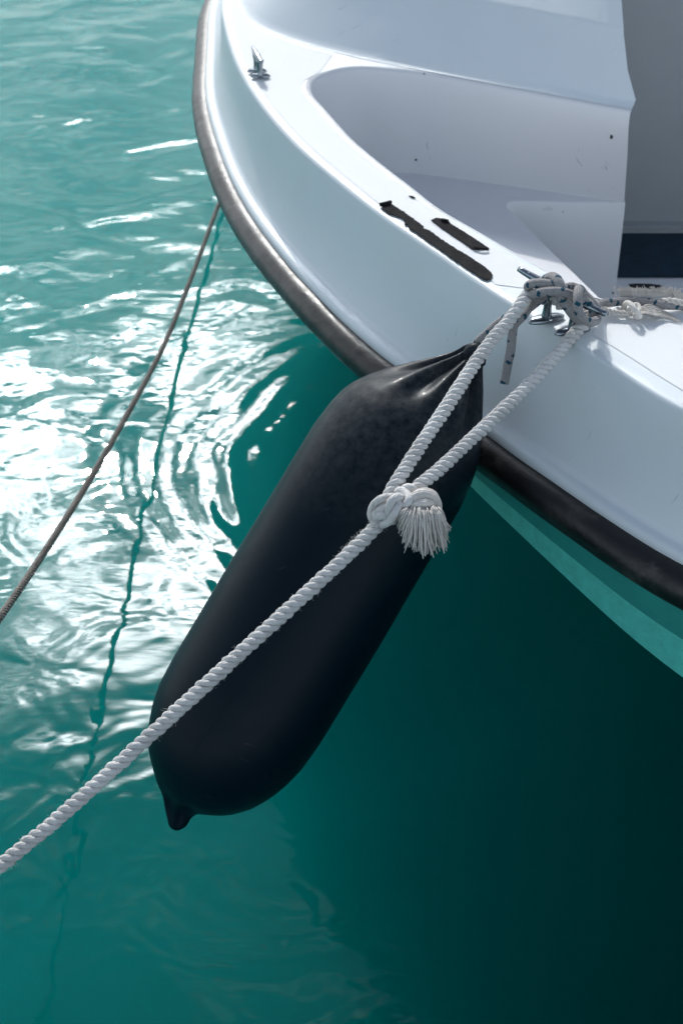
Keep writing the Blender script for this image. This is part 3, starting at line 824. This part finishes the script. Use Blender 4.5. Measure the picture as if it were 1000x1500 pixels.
for k in range(460):
    u = random.random(); lay = random.random()
    sx = 470 + 330 * u; sy = 400 - 40 * math.sin(math.pi * u) + random.uniform(-25, 60)
    ang = (u - .40) * 1.5 + random.gauss(0, .08)                       # spread: left strands fly left, right ones fall
    ln = random.uniform(230, 520) * (1 - .55 * max(0, .28 - u) / .28) * (1 if u < .85 else .8)
    ex = sx + math.sin(ang) * ln * (.95 if u < .4 else .55); ey = sy + math.cos(ang) * ln * 1.0
    ex = min(ex, 905 - random.uniform(0, 40))
    ey = min(ey, 965 - 400 * max(0, (.36 - u)) / .36 - random.uniform(0, 110) - 80 * abs(u - .62))
    d0 = kd - .010 - .012 * lay; bow = random.uniform(10, 50)
    mx = sx + (ex - sx) * .42 + random.gauss(0, 8); my = sy + (ey - sy) * .35 - bow * .4
    P = catmull([Z4(sx, sy, d0 + .008), Z4((sx + mx) / 2, (sy + my) / 2 - 6, d0 - .004), Z4(mx, my, d0 - .008), Z4(mx * .45 + ex * .55 + random.gauss(0, 9), my * .45 + ey * .55, d0 - .004 + random.uniform(-.002, .003)), Z4(ex + random.gauss(0, 14), ey + random.gauss(0, 10), d0 + .002 + .012 * (1 - lay))], 14)
    rr_ = random.uniform(.0005, .0012)
    tube(bm, P, lambda f: rr_ * (1 - .35 * f), 5)
for k in range(160):                                                   # the brushed tuft on top
    x = random.gauss(600, 55); y = random.gauss(410, 18)
    hair(bm, Z4(x, y, kd - .018), Vector((random.gauss(0, 1), -1.2, random.gauss(0, .8) + .3)), random.uniform(.003, .007), .00035)
build('tassel', bm, M_yarn, mr)

# ------------------------------------------------------------------ braided fender line, made fast on the cleat
fl = empty('fender_line', PD(800, 430, 1.7), 'grey braided line with blue flecks wrapped round the cleat and tied to the fender', 'line')
RB = .0056
def Z6(x, y, d): return PD(690 + x / 7.143, 390 + y / 7.143, d)
def Z7(x, y, d): return PD(790 + x / 7.143, 390 + y / 7.143, d)
def brd(pts, n, r=RB):
    bm = bmesh.new(); tube(bm, catmull(pts, n), lambda f: r * (1 + .04 * noise.noise(Vector((f * n * .3, n, 0)))), 14); return bm
build('fender_lead', brd([PD(692, 516, 1.772), PD(698, 503, 1.758), PD(709, 492, 1.738), PD(729, 474, 1.728), PD(748, 462, 1.722), Z6(580, 450, 1.718), Z6(690, 350, 1.712), Z6(800, 290, 1.708), Z6(900, 260, 1.712)], 60), M_braid, fl)
build('hanging_tail', brd([Z6(700, 360, 1.716), Z6(600, 440, 1.712), Z6(520, 540, 1.706), Z6(450, 610, 1.708), PD(750, 488, 1.712), PD(748, 510, 1.716), PD(743, 535, 1.722), PD(738, 562, 1.728)], 60), M_braid, fl)
# turns round the horns
b0 = 1.700
w1 = brd([Z6(760, 330, b0 + .022), Z6(640, 250, b0 + .012), Z6(592, 212, b0 - .004), Z6(640, 182, b0 - .016), Z6(760, 180, b0 - .020), Z6(870, 205, b0 - .018), Z7(230, 240, b0 - .010), Z7(330, 215, b0 + .000), Z7(400, 240, b0 - .002), Z7(500, 330, b0 - .004), Z7(585, 430, b0 - .004), Z7(600, 520, b0 + .004)], 110)
build('cleat_turn', w1, M_braid, fl)
w2 = brd([Z6(720, 190, b0 + .012), Z6(780, 140, b0 + .004), Z6(850, 115, b0 - .010), Z6(905, 160, b0 - .022), Z6(935, 240, b0 - .024), Z7(225, 330, b0 - .020), Z7(290, 420, b0 - .016), Z7(350, 500, b0 - .008), Z7(410, 560, b0 + .008), Z7(430, 590, b0 + .02)], 90, RB * 1.15)
build('cleat_turn', w2, M_braid, fl)
w3 = brd([Z6(760, 360, b0 + .016), Z6(670, 320, b0 + .000), Z6(650, 292, b0 - .014), Z6(720, 275, b0 - .024), Z6(860, 262, b0 - .030), Z7(250, 270, b0 - .030), Z7(330, 300, b0 - .026), Z7(430, 345, b0 - .016), Z7(520, 395, b0 - .008), Z7(560, 440, b0 + .004)], 100)
build('cleat_turn', w3, M_braid, fl)
w4 = brd([Z7(470, 330, b0 + .004), Z7(440, 262, b0 - .014), Z7(405, 245, b0 - .034), Z7(398, 330, b0 - .044), Z7(405, 460, b0 - .044), Z7(440, 535, b0 - .040), Z7(510, 580, b0 - .034), Z7(575, 575, b0 - .024), Z7(600, 530, b0 - .006), Z7(590, 460, b0 + .008)], 90)
build('cleat_turn', w4, M_braid, fl)
w5 = brd([Z7(440, 330, b0 - .006), Z7(490, 370, b0 - .012), Z7(550, 440, b0 - .012), Z7(560, 520, b0 - .008), Z7(520, 550, b0 + .004)], 40)
build('cleat_turn', w5, M_braid, fl)
dk = lambda px, py, up: PZ(px, py, Zd + .0015 + up)
lead = brd([Z7(560, 420, b0 + .006), dk(878, 445, .012), dk(895, 443, .010), dk(925, 441, .008), dk(955, 443.5, .008), dk(974, 447, .008), dk(1000, 448, .007), dk(1060, 450, .007), dk(1200, 470, .007)], 110)
build('deck_lead', lead, M_braid, fl)

# ------------------------------------------------------------------ thin frayed rope lying on the deck behind the cleat
fr_ = empty('frayed_rope', dk(926, 458, .004), 'thin white three-strand rope with knot and frayed end right of the cleat', 'rope')
bm = bmesh.new()
strand_rope(bm, [Z7(540, 450, b0 + .010), dk(880, 452, .010), dk(897, 457, .007), dk(914, 459, .006), dk(926, 457, .006)], .0036, .017, fuzz=150, fuzz_len=.004)
build('rope_body', bm, M_yarn, fr_)
bm = bmesh.new()
def dzz(x, y, up): return dk(850 + x / 6.67, 400 + y / 6.67, up)
for P in ([dzz(420, 340, .004), dzz(440, 295, .014), dzz(480, 300, .020), dzz(530, 360, .018), dzz(575, 420, .010), dzz(545, 430, .004)],
          [dzz(470, 400, .004), dzz(500, 330, .010), dzz(545, 310, .010), dzz(570, 360, .008), dzz(520, 420, .006)]):
    tube(bm, catmull(P, 30), .0034, 10)
build('overhand_knot', bm, M_yarn, fr_)
bm = bmesh.new()
for k in range(60):
    o = random.uniform(-1, 1)
    P = [dzz(560, 375 + 20 * o, .005), dzz(640, 350 + 45 * o, .009 + .004 * random.random()), dzz(720, 365 + 50 * o, .008), dzz(800 + random.uniform(-60, 40), 395 + 35 * o, .004)]
    if k % 5 == 0: P.append(dzz(985, 480 + 8 * o, .001))
    tube(bm, catmull(P, 12), lambda f: .0008 * (1 - .7 * f), 4)
tufts = [(470, 245, 26), (420, 240, 20), (650, 245, 40), (745, 250, 44), (800, 252, 40), (850, 248, 36), (900, 245, 24), (985, 258, 30), (550, 255, 12)]
for x, y, n in tufts:
    for k in range(n):
        x0 = x + random.gauss(0, 22); q = dzz(x0, y + 10, .010)
        tube(bm, catmull([q, q + Vector((random.gauss(-.002, .002), .004, .004)), q + Vector((random.gauss(-.006, .004), random.uniform(.004, .012), random.uniform(.006, .014)))], 5), lambda f: .0009 * (1 - .6 * f), 4, cap=False)
tube(bm, catmull([dzz(330, 262, .006), dzz(500, 262, .008), dzz(700, 262, .010), dzz(880, 262, .010), dzz(1000, 268, .008), dzz(1300, 290, .006)], 30), .0030, 8)
strand_rope(bm, [dzz(800, 275, .012), dzz(880, 270, .014), dzz(960, 285, .014), dzz(1040, 300, .012), dzz(1300, 330, .006)], .0042, .02)
build('frayed_end', bm, M_yarn, fr_)

# ------------------------------------------------------------------ far brown mooring line
A = PZ(321, 298, .03); A.x -= .0; Bp = PD(0, 905, 2.06)
hz = (Bp - A); hz.z = 0; nrm = Vector((-hz.y, hz.x, 0)).normalized()
def onplane(px, py):
    r = ray(px, py); k = (A - C0).dot(nrm) / r.dot(nrm); return C0 + r * k
dA = (A - onplane(298, 365)).normalized()
pts = [A + dA * .7 - Vector((0, 0, .30)), A + dA * .15 - Vector((0, 0, .012))] + [A] + [onplane(*q) for q in ((283, 400), (242, 502), (190, 601), (131, 704), (66, 808), (0, 905), (-70, 1000), (-160, 1110))]
pts.append(pts[-1] + (pts[-1] - pts[-3]).normalized() * 1.3)
bm = bmesh.new(); strand_rope(bm, catmull(pts, 700), .0060, .026, seg=7, per=9, fuzz=40, fuzz_len=.006)
tag(build('mooring_line', bm, M_old_rope), 'thin weathered brown rope running from under the bow down to the left', 'rope')
print('rail', [round(v, 3) for v in PZ(707, 660, Zr)])
